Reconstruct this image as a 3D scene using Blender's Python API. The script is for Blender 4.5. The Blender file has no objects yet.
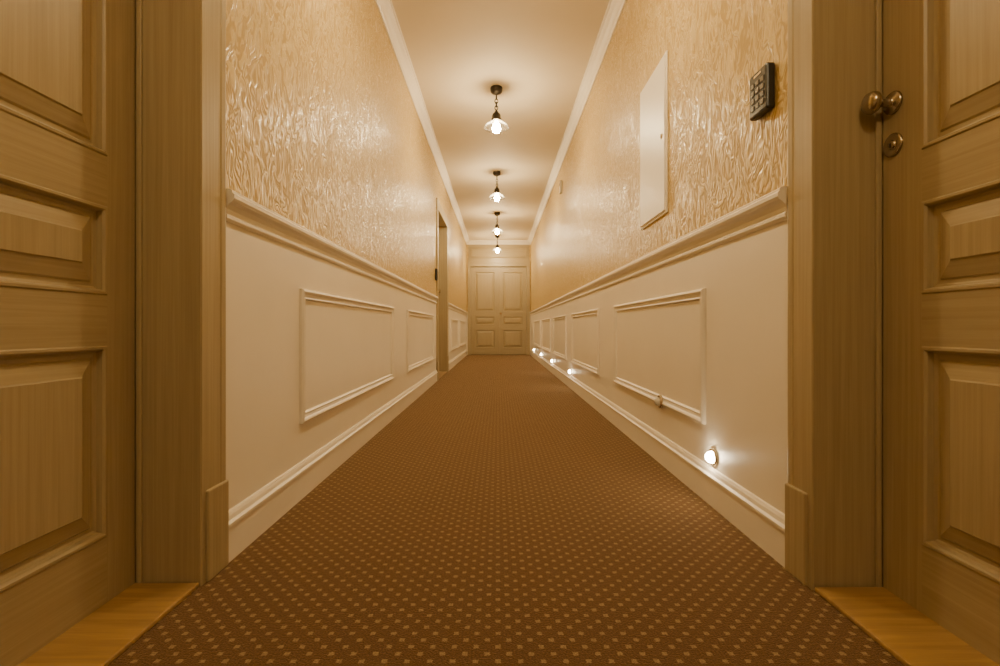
import bpy, bmesh, math
from mathutils import Vector, Matrix
S=bpy.context.scene
COL=S.collection

# ------------------------------------------------------------ constants
XL,XR=-0.755,0.787
Y0,Y1=-4.0,12.0
H=2.74
CAMZ=0.645
RAIL0,RAIL1=0.94,1.028
DH=2.12

# ------------------------------------------------------------ materials
def new_mat(name):
    m=bpy.data.materials.new(name); m.use_nodes=True
    nt=m.node_tree; b=nt.nodes['Principled BSDF']
    return m,nt,b
def N(nt,t,**kw):
    n=nt.nodes.new(t)
    for k,v in kw.items(): setattr(n,k,v)
    return n
def ramp(nt,fac,stops):
    r=N(nt,'ShaderNodeValToRGB')
    e=r.color_ramp.elements
    e[0].position,e[0].color=stops[0][0],(*stops[0][1],1)
    e[1].position,e[1].color=stops[-1][0],(*stops[-1][1],1)
    for p,c in stops[1:-1]:
        x=e.new(p); x.color=(*c,1)
    nt.links.new(fac,r.inputs[0]); return r
def mapped(nt,scale):
    tc=N(nt,'ShaderNodeTexCoord'); mp=N(nt,'ShaderNodeMapping')
    mp.inputs['Scale'].default_value=scale
    nt.links.new(tc.outputs['Object'],mp.inputs[0]); return mp.outputs[0]
def bump(nt,b,h,strength,dist):
    bp=N(nt,'ShaderNodeBump'); bp.inputs['Strength'].default_value=strength
    bp.inputs['Distance'].default_value=dist
    nt.links.new(h,bp.inputs['Height']); nt.links.new(bp.outputs[0],b.inputs['Normal'])
def M(nt,op,a,c=None):
    n=N(nt,'ShaderNodeMath',operation=op)
    for i,x in enumerate((a,c)):
        if x is None: continue
        if isinstance(x,(int,float)): n.inputs[i].default_value=x
        else: nt.links.new(x,n.inputs[i])
    return n.outputs[0]
def paint(name,c,rough=0.45,bs=0.05):
    m,nt,b=new_mat(name)
    v=mapped(nt,(1,1,1))
    n=N(nt,'ShaderNodeTexNoise'); n.inputs['Scale'].default_value=3; n.inputs['Detail'].default_value=4
    nt.links.new(v,n.inputs[0])
    r=ramp(nt,n.outputs[0],[(0.3,tuple(x*0.96 for x in c)),(0.7,c)])
    nt.links.new(r.outputs[0],b.inputs['Base Color'])
    n2=N(nt,'ShaderNodeTexNoise'); n2.inputs['Scale'].default_value=180
    nt.links.new(v,n2.inputs[0]); bump(nt,b,n2.outputs[0],bs,0.002)
    b.inputs['Roughness'].default_value=rough
    return m
def wood(name,scale,c1,c2,rough=0.4,bs=0.25):
    m,nt,b=new_mat(name)
    v=mapped(nt,scale)
    n=N(nt,'ShaderNodeTexNoise'); n.inputs['Scale'].default_value=1; n.inputs['Detail'].default_value=6
    n.inputs['Roughness'].default_value=0.65; n.inputs['Distortion'].default_value=0.3
    nt.links.new(v,n.inputs[0])
    r=ramp(nt,n.outputs[0],[(0.3,c1),(0.68,c2)])
    nt.links.new(r.outputs[0],b.inputs['Base Color'])
    bump(nt,b,n.outputs[0],bs,0.0012)
    b.inputs['Roughness'].default_value=rough
    return m
def metal(name,c,rough=0.3):
    m,nt,b=new_mat(name)
    v=mapped(nt,(1,1,1)); n=N(nt,'ShaderNodeTexNoise'); n.inputs['Scale'].default_value=60
    nt.links.new(v,n.inputs[0])
    r=ramp(nt,n.outputs[0],[(0.3,tuple(x*0.85 for x in c)),(0.7,c)])
    nt.links.new(r.outputs[0],b.inputs['Base Color'])
    b.inputs['Metallic'].default_value=1; b.inputs['Roughness'].default_value=rough
    return m
def emit(name,c,s):
    m,nt,b=new_mat(name)
    b.inputs['Base Color'].default_value=(*c,1)
    b.inputs['Emission Color'].default_value=(*c,1); b.inputs['Emission Strength'].default_value=s
    return m

M_white=paint('cream_paint',(0.87,0.80,0.69),0.38)
M_ceil=paint('ceiling_paint',(0.75,0.65,0.49),0.7)
WC1,WC2=(0.335,0.258,0.140),(0.425,0.338,0.193)
M_wv=wood('veneer_vertical',(110,110,2.0),WC1,WC2,bs=0.2)
M_wh=wood('veneer_horizontal',(2.0,110,110),WC1,WC2,bs=0.2)
M_thr=wood('oak_threshold',(60,3,60),(0.30,0.175,0.065),(0.47,0.29,0.115),0.3)
M_brass=metal('antique_brass',(0.46,0.39,0.29),0.25)
M_dark=metal('blackened_bronze',(0.06,0.05,0.04),0.4)
M_chrome=metal('nickel',(0.7,0.62,0.5),0.2)
M_bulb=emit('lamp_filament_glow',(1,0.78,0.445),730)
M_step=emit('step_lamp_glow',(1,0.82,0.55),100)
M_black=paint('black_plastic',(0.012,0.011,0.011),0.35)
M_key=paint('grey_key_plastic',(0.16,0.14,0.11),0.4)
M_grey=paint('socket_plastic',(0.65,0.6,0.5),0.3)

# glass shade (slightly frosted)
M_glass=bpy.data.materials.new('shade_glass'); M_glass.use_nodes=True
nt=M_glass.node_tree; nt.nodes.clear()
o=N(nt,'ShaderNodeOutputMaterial'); mx=N(nt,'ShaderNodeMixShader'); tr=N(nt,'ShaderNodeBsdfTransparent')
gl=N(nt,'ShaderNodeBsdfGlossy'); gl.inputs['Roughness'].default_value=0.08
lw=N(nt,'ShaderNodeLayerWeight'); lw.inputs[0].default_value=0.3
tr.inputs[0].default_value=(0.97,0.96,0.94,1)
tl=N(nt,'ShaderNodeBsdfTranslucent'); tl.inputs[0].default_value=(0.95,0.93,0.88,1)
mx2=N(nt,'ShaderNodeMixShader'); mx2.inputs[0].default_value=0.12
nt.links.new(tr.outputs[0],mx2.inputs[1]); nt.links.new(tl.outputs[0],mx2.inputs[2])
nt.links.new(lw.outputs['Facing'],mx.inputs[0]); nt.links.new(mx2.outputs[0],mx.inputs[1]); nt.links.new(gl.outputs[0],mx.inputs[2])
nt.links.new(mx.outputs[0],o.inputs[0])

# wallpaper
M_paper,nt,b=new_mat('embossed_gold_wallpaper')
v=mapped(nt,(1,1,0.45))
n0=N(nt,'ShaderNodeTexNoise'); n0.inputs['Scale'].default_value=8; n0.inputs['Detail'].default_value=2
nt.links.new(v,n0.inputs[0])
mixv=N(nt,'ShaderNodeMixRGB'); mixv.blend_type='LINEAR_LIGHT'; mixv.inputs[0].default_value=0.12
nt.links.new(v,mixv.inputs[1]); nt.links.new(n0.outputs['Color'],mixv.inputs[2])
n1=N(nt,'ShaderNodeTexNoise')
n1.inputs['Scale'].default_value=15; n1.inputs['Detail'].default_value=2.4; n1.inputs['Roughness'].default_value=0.55
nt.links.new(mixv.outputs[0],n1.inputs[0])
tri=M(nt,'ABSOLUTE',M(nt,'SUBTRACT',M(nt,'FRACT',M(nt,'MULTIPLY',n1.outputs[0],7.0)),0.5))
tri=M(nt,'MULTIPLY',tri,2.0)
r=ramp(nt,tri,[(0.30,(0.47,0.315,0.105)),(0.85,(0.73,0.565,0.28))])
nt.links.new(r.outputs[0],b.inputs['Base Color'])
rr=ramp(nt,tri,[(0.3,(0.50,0.50,0.50)),(0.8,(0.25,0.25,0.25))])
nt.links.new(rr.outputs[0],b.inputs['Roughness'])
b.inputs['Specular IOR Level'].default_value=0.42
b.inputs['Specular Tint'].default_value=(1,0.9,0.72,1)
bump(nt,b,tri,0.5,0.003)

# carpet
M_carpet,nt,b=new_mat('dotted_carpet')
tc=N(nt,'ShaderNodeTexCoord')
wn=N(nt,'ShaderNodeTexNoise'); wn.inputs['Scale'].default_value=220; nt.links.new(tc.outputs['Object'],wn.inputs[0])
wm=N(nt,'ShaderNodeMixRGB'); wm.blend_type='LINEAR_LIGHT'; wm.inputs[0].default_value=0.0035
nt.links.new(tc.outputs['Object'],wm.inputs[1]); nt.links.new(wn.outputs['Color'],wm.inputs[2])
sep=N(nt,'ShaderNodeSeparateXYZ'); nt.links.new(wm.outputs[0],sep.inputs[0])
PX,PY=0.044,0.044
def dotmask(ox):
    fx=M(nt,'ABSOLUTE',M(nt,'SUBTRACT',M(nt,'FRACT',M(nt,'ADD',M(nt,'DIVIDE',sep.outputs[0],PX),ox+100)),0.5))
    fy=M(nt,'ABSOLUTE',M(nt,'SUBTRACT',M(nt,'FRACT',M(nt,'ADD',M(nt,'DIVIDE',sep.outputs[1],PY),ox+100)),0.5))
    d=M(nt,'MAXIMUM',fx,fy)
    return M(nt,'LESS_THAN',d,0.122)
dots=M(nt,'MAXIMUM',dotmask(0.0),dotmask(0.5))
nz=N(nt,'ShaderNodeTexNoise'); nz.inputs['Scale'].default_value=260; nz.inputs['Detail'].default_value=3
nt.links.new(tc.outputs['Object'],nz.inputs[0])
ra=ramp(nt,nz.outputs[0],[(0.3,(0.053,0.027,0.011)),(0.7,(0.148,0.079,0.034))])
rb=ramp(nt,nz.outputs[0],[(0.3,(0.18,0.125,0.055)),(0.7,(0.35,0.25,0.115))])
mc=N(nt,'ShaderNodeMixRGB'); nt.links.new(dots,mc.inputs[0]); nt.links.new(ra.outputs[0],mc.inputs[1]); nt.links.new(rb.outputs[0],mc.inputs[2])
nt.links.new(mc.outputs[0],b.inputs['Base Color'])
b.inputs['Roughness'].default_value=0.95
b.inputs['Specular IOR Level'].default_value=0.15
b.inputs['Sheen Weight'].default_value=0.3; b.inputs['Sheen Tint'].default_value=(1,0.70,0.40,1)
bump(nt,b,nz.outputs[0],0.7,0.004)

# ------------------------------------------------------------ mesh helpers
class MB:
    def __init__(s,name,mats):
        s.name=name; s.bm=bmesh.new(); s.mats=mats
    def quad(s,pts,mi=0):
        vs=[s.bm.verts.new(p) for p in pts]
        f=s.bm.faces.new(vs); f.material_index=mi; return f
    def box(s,a,c,mi=0,bev=0):
        x0,y0,z0=[min(a[i],c[i]) for i in range(3)]; x1,y1,z1=[max(a[i],c[i]) for i in range(3)]
        v=[s.bm.verts.new(p) for p in [(x0,y0,z0),(x1,y0,z0),(x1,y1,z0),(x0,y1,z0),(x0,y0,z1),(x1,y0,z1),(x1,y1,z1),(x0,y1,z1)]]
        fs=[]
        for f in [(0,3,2,1),(4,5,6,7),(0,1,5,4),(1,2,6,5),(2,3,7,6),(3,0,4,7)]:
            q=s.bm.faces.new([v[i] for i in f]); q.material_index=mi; fs.append(q)
        if bev:
            es=list({e for f in fs for e in f.edges})
            r=bmesh.ops.bevel(s.bm,geom=es,offset=bev,segments=2,affect='EDGES',profile=0.5)
            for f in r['faces']: f.material_index=mi
    def sweep(s,prof,p0,p1,out,up=(0,0,1),mi=0,m0=0,m1=0):
        p0,p1,out,up=map(Vector,(p0,p1,out,up)); d=(p1-p0).normalized()
        A=[s.bm.verts.new(p0+out*a+up*c+d*a*m0) for a,c in prof]
        B=[s.bm.verts.new(p1+out*a+up*c+d*a*m1) for a,c in prof]
        n=len(prof)
        for i in range(n):
            j=(i+1)%n
            f=s.bm.faces.new([A[i],A[j],B[j],B[i]]); f.material_index=mi
        s.bm.faces.new(A).material_index=mi; s.bm.faces.new(B[::-1]).material_index=mi
    def frame(s,prof,o,u,v,n,w,h,mi=0,fill=False,mfill=0,mir=None):
        o,u,v,n=map(Vector,(o,u,v,n)); rings=[]
        for ins,ht in prof:
            rings.append([s.bm.verts.new(o+u*a+v*c+n*ht) for a,c in [(ins,ins),(w-ins,ins),(w-ins,h-ins),(ins,h-ins)]])
        for k in range(len(rings)-1):
            for i in range(4):
                j=(i+1)%4
                f=s.bm.faces.new([rings[k][i],rings[k][j],rings[k+1][j],rings[k+1][i]])
                f.material_index=(mir if (mir is not None and i in (0,2)) else mi)
        if fill:
            s.bm.faces.new(rings[-1]).material_index=mfill
    def lathe(s,prof,c,axis=(0,0,1),seg=28,mi=0):
        c=Vector(c); ax=Vector(axis).normalized()
        t=Vector((1,0,0)) if abs(ax.x)<0.9 else Vector((0,1,0))
        u=ax.cross(t).normalized(); w=ax.cross(u)
        rings=[]
        for r,h in prof:
            if r<1e-6: rings.append([s.bm.verts.new(c+ax*h)])
            else: rings.append([s.bm.verts.new(c+ax*h+(u*math.cos(2*math.pi*i/seg)+w*math.sin(2*math.pi*i/seg))*r) for i in range(seg)])
        for k in range(len(rings)-1):
            A,B=rings[k],rings[k+1]
            for i in range(seg):
                j=(i+1)%seg
                if len(A)==1 and len(B)==1: continue
                if len(A)==1: f=s.bm.faces.new([A[0],B[j],B[i]])
                elif len(B)==1: f=s.bm.faces.new([A[i],A[j],B[0]])
                else: f=s.bm.faces.new([A[i],A[j],B[j],B[i]])
                f.material_index=mi; f.smooth=True
    def done(s,parent=None,loc=None,rot=None,name=None):
        bmesh.ops.recalc_face_normals(s.bm,faces=s.bm.faces)
        me=bpy.data.meshes.new(s.name); s.bm.to_mesh(me); s.bm.free()
        for m in s.mats: me.materials.append(m)
        ob=bpy.data.objects.new(s.name,me); COL.objects.link(ob)
        if parent: ob.parent=parent
        if loc: ob.location=loc
        if rot: ob.rotation_euler=rot
        return ob
def empty(name,loc=(0,0,0),rot=(0,0,0)):
    e=bpy.data.objects.new(name,None); e.empty_display_size=0.1; COL.objects.link(e)
    e.location=loc; e.rotation_euler=rot; return e

# ------------------------------------------------------------ room shell
f=MB('floor',[M_carpet]); f.box((XL-0.25,Y0-0.15,-0.08),(XR+0.25,Y1+0.15,0)); f.done()
c=MB('ceiling',[M_ceil]); c.box((XL-0.25,Y0-0.15,H),(XR+0.25,Y1+0.15,H+0.08)); c.done()

LO=[(0.42,1.255)]+[(6.2,7.35)]
RO=[(0.365,1.24)]
HD=DH+0.03
def wall(name,x,sg,ops):
    w=MB(name,[M_white,M_paper]); xo=x+sg*0.22
    y=Y0
    for a,bb in ops+[(Y1,Y1)]:
        w.box((x,y,0),(xo,a,0.98),0); w.box((x,y,0.98),(xo,a,H),1)
        if bb>a: w.box((x,a,HD),(xo,bb,H),1)
        y=bb
    w.done()
wall('wall_left',XL,-1,LO); wall('wall_right',XR,1,RO)
EX0,EX1=-0.65,0.69
w=MB('wall_end',[M_white,M_paper])
w.box((XL,Y1,0),(EX0-0.02,Y1+0.15,0.98),0); w.box((EX1+0.02,Y1,0),(XR,Y1+0.15,0.98),0)
w.box((XL,Y1,0.98),(EX0-0.02,Y1+0.15,H),1); w.box((EX1+0.02,Y1,0.98),(XR,Y1+0.15,H),1)
w.box((EX0-0.02,Y1,HD),(EX1+0.02,Y1+0.15,H),1); w.done()
w=MB('wall_back',[M_white,M_paper]); w.box((XL,Y0-0.15,0),(XR,Y0,0.98),0); w.box((XL,Y0-0.15,0.98),(XR,Y0,H),1); w.done()

BASE=[(0,0),(0.016,0),(0.016,0.095),(0.021,0.099),(0.021,0.107),(0.014,0.113),(0.011,0.124),(0.006,0.132),(0,0.134)]
RAIL=[(0,0),(0.006,0.0),(0.011,0.008),(0.011,0.016),(0.006,0.022),(0.008,0.034),(0.016,0.046),(0.027,0.054),(0.031,0.062),(0.031,0.072),(0.025,0.078),(0.025,0.084),(0.018,0.088),(0,0.088)]
CROWN=[(0,0),(0,-0.095),(0.010,-0.095),(0.012,-0.083),(0.018,-0.078),(0.026,-0.060),(0.040,-0.040),(0.058,-0.028),(0.064,-0.020),(0.072,-0.018),(0.074,0)]
CWL,CWR=0.115,0.108
def along(name,prof,x,sg,z,ops,gap):
    t=MB(name,[M_white]); y=Y0
    for a,bb in ops+[(Y1+gap,Y1)]:
        t.sweep(prof,(x,y,z),(x,a-gap,z),(sg,0,0)); y=bb+gap
    t.done()
along('baseboard_left',BASE,XL,1,0,LO,CWL-0.01); along('baseboard_right',BASE,XR,-1,0,RO,CWR-0.01)
def named(n): return 'trim_%d'%n
along(named(1),RAIL,XL,1,RAIL0,LO,CWL+0.003); along(named(2),RAIL,XR,-1,RAIL0,RO,CWR+0.003)
along(named(3),CROWN,XL,1,H,[],0); along(named(4),CROWN,XR,-1,H,[],0)
t=MB(named(5),[M_white]); t.sweep(CROWN,(XL,Y1,H),(XR,Y1,H),(0,-1,0),m0=1,m1=-1); t.done()
t=MB('baseboard_back',[M_white]); t.sweep(BASE,(XL+0.022,Y0,0),(XR-0.022,Y0,0),(0,1,0)); t.done()

PF=[(0,0),(0,0.010),(0.004,0.016),(0.010,0.018),(0.016,0.014),(0.020,0.010),(0.030,0.008),(0.036,0.010),(0.040,0.006),(0.042,0)]
t=MB(named(6),[M_white])
for a,bb in [(-3.6,-2.0),(-1.6,-0.1),(1.90,3.56),(4.12,5.79),(7.9,9.4),(9.75,11.4)]:
    t.frame(PF,(XL,a,0.28),(0,1,0),(0,0,1),(1,0,0),bb-a,0.515)
t.done()
t=MB(named(7),[M_white])
for a,bb in [(-3.6,-2.0),(-1.6,-0.1),(1.89,3.34),(3.87,5.27),(5.72,7.05),(7.45,8.85),(9.25,10.95)]:
    t.frame(PF,(XR,a,0.28),(0,1,0),(0,0,1),(-1,0,0),bb-a,0.515)
t.done()

# ------------------------------------------------------------ doors
PANELS=[(0.165,0.605),(0.72,0.925),(1.04,2.0)]
DP=[(0,0),(0.003,0.003),(0.008,0.003),(0.012,-0.002),(0.014,-0.014),(0.020,-0.017),(0.028,-0.017),(0.032,-0.013),(0.066,-0.003),(0.069,0.0)]
def leaf(name,w,h,parent,loc=(0,0,0),st=0.118):
    d=MB(name,[M_wv,M_wh])
    z0=0.008
    d.quad([(0,0,z0),(st,0,z0),(st,0,h),(0,0,h)],0)
    d.quad([(w-st,0,z0),(w,0,z0),(w,0,h),(w-st,0,h)],0)
    zz=z0
    for a,bb in PANELS+[(h,h)]:
        d.quad([(st,0,zz),(w-st,0,zz),(w-st,0,a),(st,0,a)],1); zz=bb
    for a,bb in PANELS:
        d.frame(DP,(st,0,a),(1,0,0),(0,0,1),(0,-1,0),w-2*st,bb-a,0,True,0,1)
    T=0.04
    d.quad([(0,T,z0),(w,T,z0),(w,T,h),(0,T,h)],0)
    d.quad([(0,0,z0),(0,T,z0),(0,T,h),(0,0,h)],0); d.quad([(w,0,z0),(w,T,z0),(w,T,h),(w,0,h)],0)
    d.quad([(0,0,h),(w,0,h),(w,T,h),(0,T,h)],0); d.quad([(0,0,z0),(w,0,z0),(w,T,z0),(0,T,z0)],0)
    return d.done(parent,loc)
def knob(parent,x,z,mat=M_brass,lock=True):
    k=MB('knob',[mat])
    k.lathe([(0,0.0),(0.027,0.0),(0.027,0.003),(0.024,0.007),(0.013,0.009),(0.010,0.013),(0.009,0.032),(0.012,0.037),(0.021,0.041),(0.026,0.048),(0.026,0.055),(0.022,0.062),(0.013,0.066),(0,0.067)],(x,-0.0005,z),(0,-1,0),32)
    k.done(parent)
    if lock:
        k=MB('lock_escutcheon',[mat,M_dark])
        k.lathe([(0,0.0),(0.028,0.0),(0.028,0.003),(0.025,0.005),(0.020,0.0055),(0.014,0.0035),(0.010,0.0035),(0.010,0.007),(0.009,0.008),(0,0.008)],(x,-0.0005,z-0.1),(0,-1,0),32)
        k.box((x-0.0015,-0.0098,z-0.107),(x+0.0015,-0.008,z-0.096),1,0.0005)
        k.done(parent)

def frame_for(parent,W,D,CW,gap=0.004,plinth=True):
    j=MB('jamb_and_casing',[M_wv,M_wh])
    JT=0.03; yf=-D-0.014
    j.box((-JT,-D,0),(-gap,0.05,DH+JT),0); j.box((W+gap,-D,0),(W+JT,0.05,DH+JT),0)
    j.box((-gap,-D,DH+gap),(W+gap,0.05,DH+JT),1)
    j.box((-gap,-0.016,0.0),(0.004,-0.003,DH),0,0.002); j.box((W-0.004,-0.016,0.0),(W+gap,-0.003,DH),0,0.002)
    cas=[(-0.0,-D),(-0.0,yf+0.003),(0.003,yf),(CW-0.03,yf),(CW-0.026,yf-0.002),(CW-0.010,yf-0.003),(CW-0.004,yf-0.001),(CW,yf+0.004),(CW,-D)]
    zt=DH+0.004
    def cast(side):
        pts=[((-gap-a) if side<0 else (W+gap+a),yy,a) for a,yy in cas]
        A=[j.bm.verts.new((p[0],p[1],0)) for p in pts]
        B=[j.bm.verts.new((p[0],p[1],zt+p[2])) for p in pts]
        n=len(pts)
        for i in range(n-1):
            k=i+1
            j.bm.faces.new([A[i],A[k],B[k],B[i]])
        return B
    BL=cast(-1); BR=cast(1)
    n=len(BL)
    for i in range(n-1):
        k=i+1
        j.bm.faces.new([BL[i],BL[k],BR[k],BR[i]]).material_index=1
    if plinth:
        for s0 in (-1,1):
            x0=(-gap-0.018) if s0<0 else (W+gap+0.018); x1=x0+s0*(CW-0.018)
            j.box((x0,-D-0.0,0),(x1,yf-0.008,0.232),0,0.004)
    j.done(parent)

def near_door(name,loc,rz,W,depth,knobx,CW,st=0.118,lock=True):
    e=empty(name,loc,(0,0,rz))
    leaf('leaf',W-0.006,DH,e,(0.003,0,0),st)
    frame_for(e,W,depth,CW)
    t=MB('threshold',[M_thr]); t.box((0,-depth-0.012,0.0),(W,0.04,0.012),0,0.003); t.done(e)
    if knobx is not None: knob(e,knobx,1.18,lock=lock)
    return e
near_door('door_1',(-0.902,0.445,0),math.pi/2,0.80,0.902-0.755,0.06,CWL,0.088)
near_door('door_2',(0.941,1.225,0),-math.pi/2,0.83,0.941-0.787,0.036,CWR,0.112)
near_door('door_3',(-0.90,6.235,0),math.pi/2,1.085,0.90-0.755,1.02,CWL)
e=empty('door_4',(EX0,Y1+0.03,0)); W=EX1-EX0
leaf('leaf_left',W/2-0.004,DH,e,(0.002,0,0),0.095); leaf('leaf_right',W/2-0.004,DH,e,(W/2+0.002,0,0),0.095)
j=MB('frame_and_transom',[M_wv,M_wh])
j.box((-0.075,-0.055,0),(-0.001,-0.03,DH+0.08),0,0.003); j.box((W+0.001,-0.055,0),(W+0.075,-0.03,DH+0.08),0,0.003)
j.box((-0.075,-0.055,DH+0.081),(W+0.075,-0.03,DH+0.15),1,0.003)
j.box((-0.02,-0.03,DH+0.003),(W+0.02,0.04,DH+0.03),1)
j.box((-0.001,-0.05,DH+0.002),(W+0.001,-0.03,DH+0.08),1)
j.box((-0.02,-0.03,0),(-0.001,0.04,DH+0.03),0); j.box((W+0.001,-0.03,0),(W+0.02,0.04,DH+0.03),0)
j.box((-0.06,-0.045,DH+0.15),(W+0.06,-0.03,H-0.10),1)
j.frame(PF,(0.0,-0.045,DH+0.20),(1,0,0),(0,0,1),(0,-1,0),W,0.26,1,)
j.box((W/2-0.018,-0.012,0.01),(W/2+0.018,-0.0005,DH-0.002),0,0.004)
j.done(e)
k=MB('knob',[M_brass]); k.lathe([(0,0),(0.022,0),(0.022,0.006),(0.01,0.01),(0.01,0.03),(0.024,0.04),(0.024,0.055),(0,0.062)],(W/2+0.05,-0.0005,1.0),(0,-1,0),20); k.done(e)

# ------------------------------------------------------------ ceiling lamps
def lamp(y,x=0.0):
    e=empty('pendant_lamp',(x,y,H))
    m=MB('canopy_and_stem',[M_dark])
    m.lathe([(0,0),(0.052,0),(0.054,-0.008),(0.052,-0.030),(0.044,-0.046),(0.024,-0.054),(0.012,-0.060),(0.007,-0.066),(0.007,-0.10),(0,-0.101)],(0,0,0))
    for zc,rot in ((-0.118,0),(-0.148,1),(-0.176,0)):
        seg,sg2=20,8; R1,R2=0.019,0.0055; ring=[]
        for i in range(seg):
            a=2*math.pi*i/seg; row=[]
            for q in range(sg2):
                bq=2*math.pi*q/sg2; rr=R1+R2*math.cos(bq)
                hx=rr*math.cos(a)*0.7; hz=rr*math.sin(a); hy=R2*math.sin(bq)
                row.append(m.bm.verts.new((hy,hx,zc+hz) if rot else (hx,hy,zc+hz)))
            ring.append(row)
        for i in range(seg):
            for q in range(sg2):
                ff=m.bm.faces.new([ring[i][q],ring[(i+1)%seg][q],ring[(i+1)%seg][(q+1)%sg2],ring[i][(q+1)%sg2]]); ff.smooth=True
    m.lathe([(0,-0.190),(0.008,-0.192),(0.008,-0.205),(0.016,-0.210),(0.020,-0.220),(0.032,-0.230),(0.037,-0.242),(0.037,-0.268),(0.045,-0.274),(0.047,-0.286),(0.030,-0.292),(0,-0.292)],(0,0,0))
    m.done(e)
    g=MB('glass_shade',[M_glass])
    g.lathe([(0.040,-0.288),(0.050,-0.293),(0.066,-0.306),(0.084,-0.318),(0.098,-0.332),(0.106,-0.348),(0.106,-0.352),(0.096,-0.336),(0.082,-0.322),(0.064,-0.310),(0.048,-0.297),(0.040,-0.291)],(0,0,0),seg=40)
    g.done(e)
    b=MB('bulb',[M_bulb])
    b.lathe([(0.013,-0.293),(0.018,-0.306),(0.028,-0.326),(0.036,-0.348),(0.036,-0.366),(0.028,-0.384),(0.014,-0.395),(0,-0.397)],(0,0,0),seg=20); b.done(e)
for y in (4.36,6.71,9.08,11.3,2.02,-0.7): lamp(y,-0.014)  # last one is unseen behind the camera, placed to brighten the door jambs

# ------------------------------------------------------------ wall step lights
def steplight(y,z,lit=True,off=0.0):
    e=empty('wall_step_light',(XR-off,y,z))
    m=MB('bezel',[M_chrome])
    m.lathe([(0,0.0),(0.033,0.0),(0.033,0.005),(0.030,0.009),(0.024,0.011),(0.023,0.006),(0,0.006)],(0,0,0),(-1,0,0),28)
    m.done(e)
    g=MB('lens',[M_step if lit else M_grey])
    g.lathe([(0.020,0.007),(0.021,0.014),(0.018,0.022),(0.011,0.029),(0,0.031)],(0,0,0),(-1,0,0),20); g.done(e)
for y in (1.82,5.39,7.15,8.95,10.75,-1.8): steplight(y,0.175)
steplight(2.38,0.295,False,0.012)  # added fixture shape standing in for a lens ghost, no real step light

# ------------------------------------------------------------ wall devices
def keypad(name,x,sg,y0,y1,z0,z1):
    w=(y1-y0); h=(z1-z0)
    k=MB(name,[M_black,M_key,M_chrome])
    k.box((sg*0.001,0,0),(sg*0.027,w,h),0,0.006)
    for r in range(4):
        for cc in range(3):
            yc=w*(0.24+0.26*cc); zc=h*(0.20+0.17*r)
            k.box((sg*0.0268,yc-w*0.09,zc-h*0.055),(sg*0.0295,yc+w*0.09,zc+h*0.055),1,0.0008)
    k.box((sg*0.0268,w*0.3,h*0.87),(sg*0.028,w*0.7,h*0.92),2)
    k.done(None,(x,y0,z0))
keypad('door_keypad',XR,-1,1.415,1.515,1.270,1.400)
keypad('door_keypad',XL,1,6.00,6.075,1.22,1.36)
m=MB('electrical_panel',[M_white,M_chrome,M_dark])
m.box((0,0,0),(-0.008,0.42,0.75),0,0.002)
m.box((-0.006,0.012,0.012),(-0.015,0.408,0.738),0,0.003)
m.lathe([(0,0),(0.012,0),(0.012,0.003),(0.009,0.005),(0,0.005)],(-0.0148,0.05,0.37),(-1,0,0),20,1)
m.box((-0.0195,0.048,0.363),(-0.0205,0.052,0.377),2)
m.done(None,(XR,2.31,1.18))
m=MB('wall_sensor',[M_grey,M_dark]); m.box((0,-0.045,0),(-0.03,0.045,0.15),0,0.006)
m.box((-0.0295,-0.02,0.09),(-0.031,0.02,0.12),1); m.done(None,(XR,6.15,2.30))

# ------------------------------------------------------------ world, camera
w=bpy.data.worlds.new('World'); S.world=w; w.use_nodes=True
w.node_tree.nodes['Background'].inputs[0].default_value=(0.5,0.3,0.15,1); w.node_tree.nodes['Background'].inputs[1].default_value=0.05
cam=bpy.data.cameras.new('camera'); co=bpy.data.objects.new('camera',cam); COL.objects.link(co)
co.location=(0,0,CAMZ); co.rotation_euler=(math.pi/2,0,0)
cam.sensor_width=36; cam.lens=18; cam.shift_x=0.002; cam.shift_y=-0.005; cam.clip_start=0.02
S.camera=co
